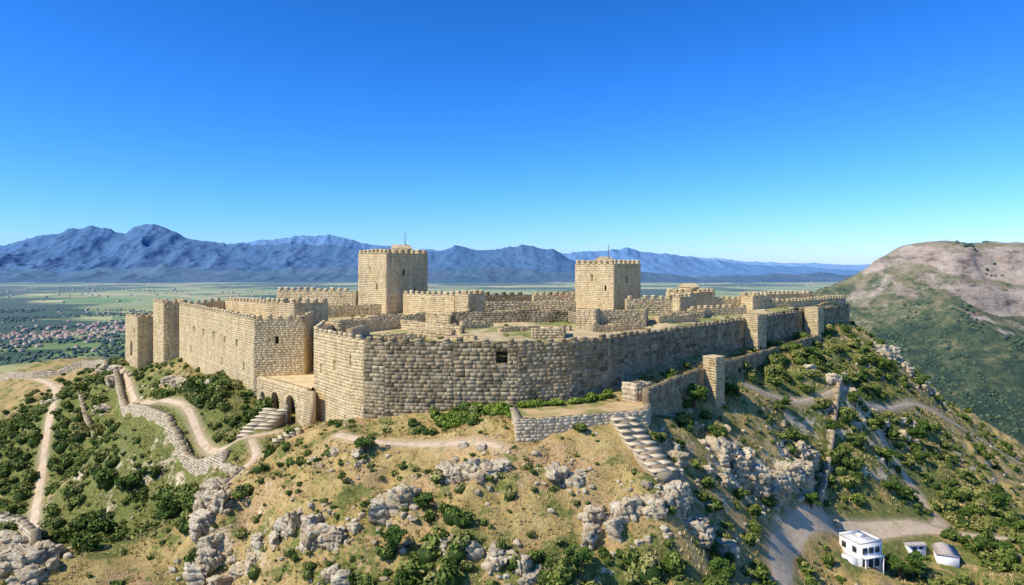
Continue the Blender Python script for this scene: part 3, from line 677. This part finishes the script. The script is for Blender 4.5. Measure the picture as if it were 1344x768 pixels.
def castle_free(x, y, pad=1.2):
    bad = inpoly(x, y, CASTLE) | inpoly(x, y, WING) | inpoly(x, y, GAL) | inpoly(x, y, [(-0.9,93.6),(0.4,82.1),(17.9,88),(19.4,96),(9,95.5),(1,93)])
    bad |= pdist(x, y, CURT) < pad
    bad |= pdist(x, y, [(13.6,87),(15.2,82.5),(17,76.4)]) < 2.6
    bad |= pdist(x, y, [(-37.5,110),(-39.2,102)]) < 3.2
    bad |= pdist(x-.9, y+.9, PARA) < pad*1.3
    bad |= inpoly(x, y, [(-95,168.5),(-88.5,161),(-75,156),(-76,166),(-90.5,174)])
    for k, (P, w) in PATHS.items(): bad |= pdist(x, y, P) < w*.55+.5
    bad |= inpoly(x, y, [(46,93),(56,93),(56,106),(46,106)]) | inpoly(x, y, [(60,103),(73,103),(73,113),(61,111)])
    return ~bad
W = MB(); n = 5200
x = rng.uniform(-110, 125, n); y = rng.uniform(58, 200, n)
m = castle_free(x, y, 2)&(fbm(x/7, y/7, 3, 21) > .46); x, y = x[m], y[m]; z = hz(x, y)
for i in range(len(x)):
    s = .1+.5*rng.random()**3; V, F = ICO[1]
    P = V*np.array([s, s*rng.uniform(.6, 1), s*rng.uniform(.4, .8)])*(1+rng.uniform(-.25, .25, (len(V), 1)))
    W.add(P+np.array([x[i], y[i], z[i]+s*.15]), F, .5)
build("loose_stones", W, MAT_ROCK)

# ------------------------------------------------------------------ vegetation
def leafy(n, seed, lobes=7, size=.14, flat=.75):
    r = np.random.default_rng(seed); C = []
    for _ in range(lobes):
        a = r.uniform(0, 6.28); d = r.uniform(0, .62); C.append((math.cos(a)*d, math.sin(a)*d, r.uniform(.15, .75)*flat, r.uniform(.28, .48)))
    C = np.array(C); k = r.integers(0, lobes, n)
    dr = r.normal(size=(n, 3)); dr[:,2] = np.abs(dr[:,2])*.9-.15*r.random(n); dr /= np.linalg.norm(dr, axis=1)[:, None]
    rad = C[k,3]*(.75+.35*r.random(n)**.6)
    P = C[k,:3]+dr*rad[:, None]; P[:,2] = np.maximum(P[:,2], -.1)
    nn = dr+r.normal(size=(n, 3))*.55; nn /= np.linalg.norm(nn, axis=1)[:, None]
    t = np.cross(nn, r.normal(size=(n, 3))); t /= np.linalg.norm(t, axis=1)[:, None]; b = np.cross(nn, t)
    s = size*(.6+.8*r.random(n))[:, None]
    V = np.stack([P-t*s-b*s*.5, P+t*s*.2-b*s*.6, P+t*s+b*s*.5, P-t*s*.2+b*s*.6], 1)
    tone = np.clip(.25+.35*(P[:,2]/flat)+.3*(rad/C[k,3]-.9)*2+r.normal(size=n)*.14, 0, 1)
    return V, tone
TPL = [leafy(300, 100+i, lobes=5+i % 5, size=.12, flat=.7+.08*(i % 4)) for i in range(9)]
TPS = [leafy(110, 200+i, lobes=4+i % 3, size=.2, flat=.7) for i in range(6)]
IV, IF = ICO[1]
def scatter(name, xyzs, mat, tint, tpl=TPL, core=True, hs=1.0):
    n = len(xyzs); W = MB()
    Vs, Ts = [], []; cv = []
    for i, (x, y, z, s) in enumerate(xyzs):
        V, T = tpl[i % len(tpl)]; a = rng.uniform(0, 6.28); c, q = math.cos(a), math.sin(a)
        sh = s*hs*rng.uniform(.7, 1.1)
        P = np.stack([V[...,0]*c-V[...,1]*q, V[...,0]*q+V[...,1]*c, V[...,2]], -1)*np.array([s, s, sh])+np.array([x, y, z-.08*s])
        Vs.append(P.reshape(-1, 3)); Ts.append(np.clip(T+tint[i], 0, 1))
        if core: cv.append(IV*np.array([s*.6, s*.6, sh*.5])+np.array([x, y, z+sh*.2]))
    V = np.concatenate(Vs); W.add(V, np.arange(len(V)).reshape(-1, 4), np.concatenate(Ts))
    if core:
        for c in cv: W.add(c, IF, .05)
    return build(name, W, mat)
n = 17000
x = rng.uniform(-140, 145, n); y = rng.uniform(56, 225, n)
vg = vegmap(x, y)
dens = vg+(fbm(x/9, y/9, 4, 61)-.5)*1.7
m = castle_free(x, y, 1.8) & (dens > .44) & (rng.random(n) < .42+.56*sstep(.5, 1., vg))
x, y = x[m], y[m]; s = .6+1.45*rng.random(len(x))**1.8
s *= np.where(vegmap(x, y) > .7, 1.2, 1.)*np.where((y > 79) & (y < 90) & (np.abs(x) < 25), .7, 1)
z = hz(x, y)
tint = rng.normal(0, .14, len(x))+(fbm(x/6, y/6, 3, 62)-.5)*.7
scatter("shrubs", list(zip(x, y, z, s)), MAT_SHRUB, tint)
print("shrubs", len(x))
n = 9500; x = rng.uniform(-120, 130, n); y = rng.uniform(58, 205, n)
m = castle_free(x, y, 1.2) & (fbm(x/4, y/4, 3, 63)+vegmap(x, y)*.3 > .5); x, y = x[m], y[m]; s = .22+.55*rng.random(len(x))**1.5
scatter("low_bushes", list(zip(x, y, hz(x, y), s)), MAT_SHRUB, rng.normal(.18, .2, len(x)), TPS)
print("low", len(x))
x = np.concatenate([rng.uniform(-11, 0, 90), rng.uniform(1, 15, 40), rng.uniform(22, 30, 14)]); y = np.concatenate([rng.uniform(88.5, 92.2, 90), np.zeros(40), rng.uniform(105, 110, 14)])
y = np.where((x > 1) & (x < 16), np.interp(x, [1, 8, 14, 20], [91.6, 93.6, 97.2, 104]), y)
zz = np.maximum(hz(x, y), np.where((x > 1) & (x < 16), -18.6, -99))
scatter("wall_bushes", list(zip(x, y, zz, rng.uniform(.5, 1.3, len(x)))), leaf_mat("bright_leaves", [(0., (.03,.06,.008)), (.5, (.12,.20,.02)), (1., (.28,.35,.05))]), rng.normal(.1, .1, len(x)))
n = 900; x = rng.uniform(-40, 80, n); y = rng.uniform(96, 180, n)
m = inpoly(x, y, CASTLE) & (pdist(x, y, CURT) > 2.4) & (fbm(x/8, y/8, 3, 77) > .5); x, y = x[m], y[m]
scatter("courtyard_weeds", list(zip(x, y, -12.0+(y-95)*.035, rng.uniform(.25, .7, len(x)))), MAT_SHRUB, rng.normal(.2, .1, len(x)), TPS, core=False)
n = 80000; x = rng.uniform(-75, 100, n); y = rng.uniform(58, 170, n)
m = castle_free(x, y, .5) & (fbm(x/5, y/5, 3, 88) > .42); x, y = x[m], y[m]; z = hz(x, y); k = len(x)
a = rng.uniform(0, 6.28, (k, 3)); hgt = rng.uniform(.2, .6, (k, 3))
P0 = np.stack([x, y, z-.05], 1)[:, None]+np.stack([np.cos(a)*.1, np.sin(a)*.1, a*0], -1)
tp = P0+np.stack([np.cos(a)*hgt*.4, np.sin(a)*hgt*.4, hgt], -1); w = .06
sd = np.stack([-np.sin(a)*w, np.cos(a)*w, a*0], -1)
V = np.stack([P0-sd, P0+sd, tp], 2).reshape(-1, 3)
W = MB(); W.add(V, np.arange(len(V)).reshape(-1, 3), np.repeat(np.clip(.58+(fbm(x/6, y/6, 3, 90)-.5)*1.8+rng.normal(0, .15, k), 0, 1), 3))
build("grass", W, MAT_GRASS)

BARK = plain("bark", (.13,.09,.06))
def tree(x, y, hgt, rad, kind="tree", zt=None):
    z = h1(x, y)-.2; e = empty(kind); W = MB()
    def limb(a, b, r0, r1, k=7):
        a, b = np.array(a), np.array(b); d = b-a; d /= np.linalg.norm(d); u = np.cross(d, [.3, .9, .1]); u /= np.linalg.norm(u); v = np.cross(d, u)
        A = [a+(u*math.cos(t)+v*math.sin(t))*r0 for t in np.linspace(0, 6.283, k, False)]; B = [b+(u*math.cos(t)+v*math.sin(t))*r1 for t in np.linspace(0, 6.283, k, False)]
        W.add(A+B, [[i, (i+1) % k, k+(i+1) % k, k+i] for i in range(k)], .5)
    limb((x, y, z), (x+.1*rad, y, z+hgt*.5), .09*rad+.05, .05*rad+.03); limb((x+.1*rad, y, z+hgt*.5), (x, y, z+hgt*.9), .05*rad+.03, .02)
    Vs, Ts = [], []
    K = 11 if kind != "pine_tree" else 14
    for i in range(K):
        if kind == "pine_tree":
            f = i/(K-1); rr = rad*(1-f)**.8*.75; a = i*2.4; c = (x+math.cos(a)*rr*.6, y+math.sin(a)*rr*.6, z+hgt*(.15+.75*f)); s = rad*(.62-.4*f)
        else:
            a = R.uniform(0, 6.28); d = rad*R.uniform(.1, .62); c = (x+math.cos(a)*d, y+math.sin(a)*d, z+hgt*R.uniform(.3, .8)); s = rad*R.uniform(.35, .58)
        limb((x, y, z+hgt*.3), c, .03*rad+.02, .015)
        V, T = leafy(230, R.randrange(9999), 5, .13, .8); V = V-np.array([0, 0, .3])
        Vs.append((V*np.array([s, s, s*.9])+np.array(c)).reshape(-1, 3)); Ts.append(np.clip(T+R.uniform(-.15, .15), 0, 1))
    build("trunk", W, BARK, e)
    L = MB(); V = np.concatenate(Vs); L.add(V, np.arange(len(V)).reshape(-1, 4), np.concatenate(Ts)); build("crown", L, MAT_TREE, e)
for t in [(27.5,104,4.2,2.8),(30,100.5,2.6,1.9),(-82,110,5,2.6,"pine_tree"),(-88,118,4,2.4,"pine_tree"),(66,132,3.5,2.2),(84,142,4.5,2.6),(88,146.5,4,2.4),(56.5,100,3.6,2.),(59,101,4.,2.3),(61,103.5,3.4,2.),(57,104.5,2.8,1.7),(46,105.5,2.8,1.9),(74.5,109.5,3.6,2.2),(77,108,3,2),(-12,70.5,3,2.),(6.5,66.5,3.2,2.2),(-9.5,75,2.6,1.7),(-18,85,2.2,1.9),(80,121,4,2.4),(90,122,4,2.6),(95,134,4,2.6),(100,168,4,2.6),(88,160,3.6,2.4),(-46,92,4,2.6),(-54,90,4.4,2.8),(-66,100,4,2.6),(-60,108,4,2.6),(60,138,2.6,1.9),(74,146,3,2.2),(36,112,2.6,2.),(22,72,3.,1.9),(24,70,3,2),(-30,70,3.6,2.4),(58,124,3,2),(70,128,3.2,2.2),(48,121,2.4,1.7),(66,120,3,2)]:
    tree(*t)

# ------------------------------------------------------------------ small buildings near the road
WHITE = plain("white_render", (.78,.77,.74), .6, .06); GLASS = M("window_glass", .15).out((.03,.04,.05)); TILE = plain("pale_roof", (.62,.52,.45), .8, .3)
def house(x, y, rot, sx, sy, hh):
    z = h1(x, y)-.3; e = empty("white_house"); c, s = math.cos(rot), math.sin(rot)
    f = lambda a, b: (x+c*a-s*b, y+s*a+c*b)
    W = MB(); box(W, x, y, z-2, z+hh, sx, sy, rot)
    for a, b, w, d in ((0,-sy/2+.12,sx,.24),(0,sy/2-.12,sx,.24),(-sx/2+.12,0,.24,sy-.5),(sx/2-.12,0,.24,sy-.5)): box(W, *f(a, b), z+hh+.002, z+hh+.35, w, d, rot)
    box(W, *f(-sx/2-.8, -.3), z-2, z+hh*.42, 1.6, sy*.7, rot); box(W, *f(.4, .5), z+hh+.01, z+hh+.5, .9, .8, rot)
    box(W, *f(0, -sy/2-.4), z+hh*.5, z+hh*.5+.12, sx*.9, .8, rot); box(W, *f(-sx*.4, -sy/2-.7), z-2, z+hh*.5, .14, .14, rot); box(W, *f(sx*.4, -sy/2-.7), z-2, z+hh*.5, .14, .14, rot)
    build("walls", W, WHITE, e)
    G = MB()
    for a in (-sx*.28, 0, sx*.28):
        box(G, *f(a, -sy/2), z+hh*.62, z+hh*.85, .8, .08, rot); box(G, *f(a, -sy/2), z+hh*.08, z+hh*.4, .8, .08, rot)
    for b in (-sy*.25, sy*.25): box(G, *f(-sx/2, b), z+hh*.62, z+hh*.85, .08, .8, rot)
    build("windows", G, GLASS, e)
house(51.6, 101.6, .3, 4.0, 4.0, 3.7)
def shed(x0, y0, rot, sx, sy, hh, rise):
    e = empty("shed"); W = MB(); z0 = h1(x0, y0); c, s = math.cos(rot), math.sin(rot); f = lambda a, b, q: (x0+c*a-s*b, y0+s*a+c*b, z0+q)
    box(W, x0, y0, z0-1.5, z0+hh, sx, sy, rot); build("walls", W, WHITE, e)
    W = MB(); a, b = sx/2+.2, sy/2+.2
    V = [f(-a,-b,hh+.02), f(a,-b,hh+.02), f(a,b,hh+.02), f(-a,b,hh+.02), f(-a,0,hh+rise), f(a,0,hh+rise)]
    W.add(V, [[0,1,5,4],[2,3,4,5],[3,2,1,0]], .5); W.add(V, [[0,4,3],[1,2,5]], .5); build("roof", W, TILE, e)
    W = MB(); box(W, *f(-sx*.2, -sy/2-.01, 0)[:2], z0-.2, z0+hh*.8, .7, .06, rot); box(W, *f(sx*.22, -sy/2-.01, 0)[:2], z0+hh*.4, z0+hh*.8, .7, .06, rot); build("door_and_window", W, GLASS, e)
shed(68.6, 108.6, 1.2, 4.4, 3.0, 1.3, .4)
shed(64.2, 109.4, .1, 2.8, 1.6, .9, .25)

# ------------------------------------------------------------------ village in the valley
W = MB(); Rf = MB()
def vhouse(x, y, sc):
    z = h1(x, y); rot = R.uniform(0, 3.14); sx, sy, hh = sc*R.uniform(9, 16), sc*R.uniform(8, 12), sc*R.uniform(4, 7)
    box(W, x, y, z-3, z+hh, sx, sy, rot, R.random()); c, s = math.cos(rot), math.sin(rot)
    f = lambda a, b, q: (x+c*a-s*b, y+s*a+c*b, z+q); a, b = sx/2+.4, sy/2+.4
    V = [f(-a,-b,hh), f(a,-b,hh), f(a,b,hh), f(-a,b,hh), f(-a,0,hh+sy*.25), f(a,0,hh+sy*.25)]
    Rf.add(V, [[0,1,5,4],[2,3,4,5]], .5); Rf.add(V, [[0,4,3],[1,2,5]], .5)
for i in range(260):
    a = R.gauss(0, 1); b = R.gauss(0, 1); vhouse(-1230+a*130+b*40, 1850+b*240-a*50, .85)
for i in range(60): vhouse(R.uniform(-1900, -700), R.uniform(1300, 2900), .8)
for i in range(140): vhouse(R.gauss(-2600, 1100), R.gauss(5500, 1300), 1.2)
for i in range(110): vhouse(R.gauss(2600, 1700), R.gauss(8000, 1300), 1.2)
e = empty("village")
def hz_plain(n, col):
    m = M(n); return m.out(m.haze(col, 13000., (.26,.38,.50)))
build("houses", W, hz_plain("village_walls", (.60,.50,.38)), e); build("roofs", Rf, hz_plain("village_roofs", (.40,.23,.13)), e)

# ------------------------------------------------------------------ right-hand hill
xg = np.arange(250, 2100, 5.); yg = np.arange(480, 1900, 5.)
X, Y = np.meshgrid(xg, yg)
sil = np.array([(250,-190),(330,-90),(400,-56),(432,-42),(476,-24),(500,-10),(530,8),(555,21),(580,31),(605,36),(630,37),(655,31),(680,29),(705,34),(735,30),(800,14),(900,-10),(1200,-60),(2100,-160)], float)
Hc = np.interp(X, sil[:,0], sil[:,1])
base = -186
prof = np.where(Y < 1000, np.clip((Y-520)/480, 0, 1)**1.2, np.clip(1-(Y-1000)/800, 0, 1)**1.1)
H = base+(Hc-base)*prof
rd = ridged(X/230, Y/190, 5, 12)
H += (rd-.5)*46*np.clip((H-base)/90, 0, 1)*sstep(20, -70, H-6)*(.2+.8*sstep(520, 680, X))+(fbm(X/40, Y/40, 4, 19)-.5)*8
k = fbm(X/90, Y/90, 4, 23)*34
for c0, am in ((-40, 26), (-12, 24)):
    cl = sstep(c0+k, c0+k+8, H); H = H+sstep(545, 640, X)*(cl-.7)*am*sstep(-120, -40, H)
H = H+(ridged(X/70, Y/70, 4, 77)-.5)*9*sstep(-60, 0, H)
H = np.where(H > 33, 33+(H-33)*.4, H)
H = np.where((X < 262) | (Y < 486), -230, H)
ii = np.arange(X.size).reshape(X.shape); W = MB()
W.add(np.stack([X, Y, H], -1).reshape(-1, 3), np.stack([ii[:-1,:-1], ii[:-1,1:], ii[1:,1:], ii[1:,:-1]], -1).reshape(-1, 4), .5)
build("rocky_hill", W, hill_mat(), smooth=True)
def hh_(x, y):
    i = np.clip(((x-250)/5).astype(int), 0, len(xg)-1); j = np.clip(((y-480)/5).astype(int), 0, len(yg)-1); return H[j, i]
n = 26000; x = rng.uniform(150, 1150, n); y = rng.uniform(260, 1050, n)
z1 = hz(x, y); z2 = np.where((x > 262) & (y > 486), hh_(x, y), -999); z = np.maximum(z1, z2)
m = (fbm(x/60, y/60, 4, 29)-.0014*(z+120) > .46); x, y, z = x[m], y[m], z[m]
n2 = 26000; x2 = rng.uniform(-2300, 600, n2); y2 = 330+2600*rng.random(n2)**1.3; m = (fbm(x2/300, y2/200, 4, 37) > .5) & (np.hypot((x2+1230)/160, (y2-1850)/300) > 1.2-.5*rng.random(n2)); x2, y2 = x2[m], y2[m]
k0 = len(x); x = np.concatenate([x, x2]); y = np.concatenate([y, y2]); z = np.concatenate([z, hz(x2, y2)])
V, F = ICO[1]; k = len(x)
S = (rng.uniform(1.2, 3.0, k)*np.where(np.arange(k) >= k0, 2.0, 1.))[:, None, None]; J = 1+rng.uniform(-.3, .3, (k, len(V), 1))
P = V[None]*J*S*np.array([1, 1, .9])+np.stack([x, y, z+1], 1)[:, None]
W = MB(); W.add(P.reshape(-1, 3), (F[None]+np.arange(k)[:, None, None]*len(V)).reshape(-1, 3), np.repeat(rng.random(k), len(F)))
build("distant_trees", W, MAT_FAR); print("dtrees", k)

# ------------------------------------------------------------------ mountain ranges
def mrange(name, y0, w, skyline, D, hc, seed, amp=.5, nxx=640, nyy=150, base=-185):
    sk = np.array(skyline, float); X = np.linspace(sk[0,0], sk[-1,0], nxx); Yy = np.linspace(y0-w, y0+w*.6, nyy); X, Y = np.meshgrid(X, Yy)
    c = np.interp(X, sk[:,0], sk[:,1])+(ridged(X/900., X*0+seed, 4, seed)-.5)*90
    t = (Y-y0)/w
    wob = (fbm(X/(w*.8), Y/(w*.8), 3, seed)-.5)*.5
    pr = np.clip(1-np.abs(t+wob*.4*(np.abs(t) > .05))/np.where(t < 0, 1, .6), 0, 1)**1.25
    rg = ridged(X/(w*.33), Y/(w*.75), 5, seed+3)
    H = base+(c-base)*pr*(1-amp*(1-rg)*(1-pr)**.4*1.7)+(ridged(X/(w*.13), Y/(w*.16), 4, seed+9)-.5)*(c-base)*.13*np.clip(pr*3, 0, 1)
    H = np.where((pr <= 0), base-60, np.maximum(H, base-20)); ii = np.arange(X.size).reshape(X.shape); W = MB()
    W.add(np.stack([X, Y, H], -1).reshape(-1, 3), np.stack([ii[:-1,:-1], ii[:-1,1:], ii[1:,1:], ii[1:,:-1]], -1).reshape(-1, 4), .5)
    build(name, W, mountain_mat(name+"_surface", D, hc), smooth=True)
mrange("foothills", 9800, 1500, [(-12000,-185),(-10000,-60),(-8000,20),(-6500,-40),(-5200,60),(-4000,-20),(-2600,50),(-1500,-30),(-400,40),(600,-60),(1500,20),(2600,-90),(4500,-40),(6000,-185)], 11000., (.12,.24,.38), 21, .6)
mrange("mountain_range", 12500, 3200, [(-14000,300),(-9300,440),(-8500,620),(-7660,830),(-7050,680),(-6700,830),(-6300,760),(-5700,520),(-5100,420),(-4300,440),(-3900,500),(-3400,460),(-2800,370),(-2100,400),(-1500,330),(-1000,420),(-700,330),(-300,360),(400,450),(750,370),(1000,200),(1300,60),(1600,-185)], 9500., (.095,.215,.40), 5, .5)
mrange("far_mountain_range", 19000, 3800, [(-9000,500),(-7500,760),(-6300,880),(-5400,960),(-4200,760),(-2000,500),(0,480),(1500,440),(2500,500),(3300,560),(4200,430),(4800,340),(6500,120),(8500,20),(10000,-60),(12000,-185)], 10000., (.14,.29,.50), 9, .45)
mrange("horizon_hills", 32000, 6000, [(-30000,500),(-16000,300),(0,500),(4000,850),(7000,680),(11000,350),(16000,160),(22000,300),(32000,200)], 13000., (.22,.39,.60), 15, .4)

# ------------------------------------------------------------------ sun, sky, camera
el = math.radians(46); az = math.radians(244)
sd = Vector((math.sin(az)*math.cos(el), math.cos(az)*math.cos(el), math.sin(el)))
L = bpy.data.lights.new("sun", 'SUN'); L.energy = 5.0; L.angle = math.radians(.5); L.color = (1., .925, .76)
so = bpy.data.objects.new("sun", L); scene.collection.objects.link(so); so.rotation_euler = (-sd).to_track_quat('-Z', 'Y').to_euler(); so.location = sd*300
w = bpy.data.worlds.new("World"); scene.world = w; w.use_nodes = True; nt = w.node_tree
sky = nt.nodes.new("ShaderNodeTexSky"); sky.sky_type = 'NISHITA'; sky.sun_disc = False
sky.sun_elevation = el; sky.sun_rotation = az; sky.altitude = 600; sky.air_density = 1.0; sky.dust_density = .5; sky.ozone_density = 1.5
gm = nt.nodes.new("ShaderNodeGamma"); gm.inputs[1].default_value = 1.45
mx = nt.nodes.new("ShaderNodeMix"); mx.data_type = 'RGBA'; mx.blend_type = 'MULTIPLY'; mx.inputs[0].default_value = 1; mx.inputs[7].default_value = (.78, .98, 1.5, 1)
nt.links.new(sky.outputs[0], mx.inputs[6]); nt.links.new(mx.outputs[2], gm.inputs[0])
sp = nt.nodes.new("ShaderNodeSeparateColor"); cb = nt.nodes.new("ShaderNodeCombineColor"); nt.links.new(gm.outputs[0], sp.inputs[0])
def wm(op, a, b):
    n = nt.nodes.new("ShaderNodeMath"); n.operation = op
    nt.links.new(a, n.inputs[0]); n.inputs[1].default_value = b; return n.outputs[0]
r_ = wm('MULTIPLY', wm('POWER', wm('MULTIPLY', sp.outputs[0], .168), 1.4), 3.7)
g_ = wm('MULTIPLY', wm('POWER', wm('MULTIPLY', sp.outputs[1], .0775), .92), 11.2)
b_ = wm('MULTIPLY', sp.outputs[2], .93)
nt.links.new(r_, cb.inputs[0]); nt.links.new(g_, cb.inputs[1]); nt.links.new(b_, cb.inputs[2])
nt.links.new(cb.outputs[0], nt.nodes["Background"].inputs[0])
nt.nodes["Background"].inputs[1].default_value = .062
cam = bpy.data.cameras.new("camera"); co = bpy.data.objects.new("camera", cam); scene.collection.objects.link(co)
cam.sensor_width = 36; cam.lens = 24.1; cam.shift_y = -.0238; cam.clip_start = .5; cam.clip_end = 150000
co.rotation_euler = (math.radians(90), 0, 0); scene.camera = co
scene.view_settings.view_transform = 'Standard'; scene.view_settings.look = 'None'; scene.view_settings.exposure = 0
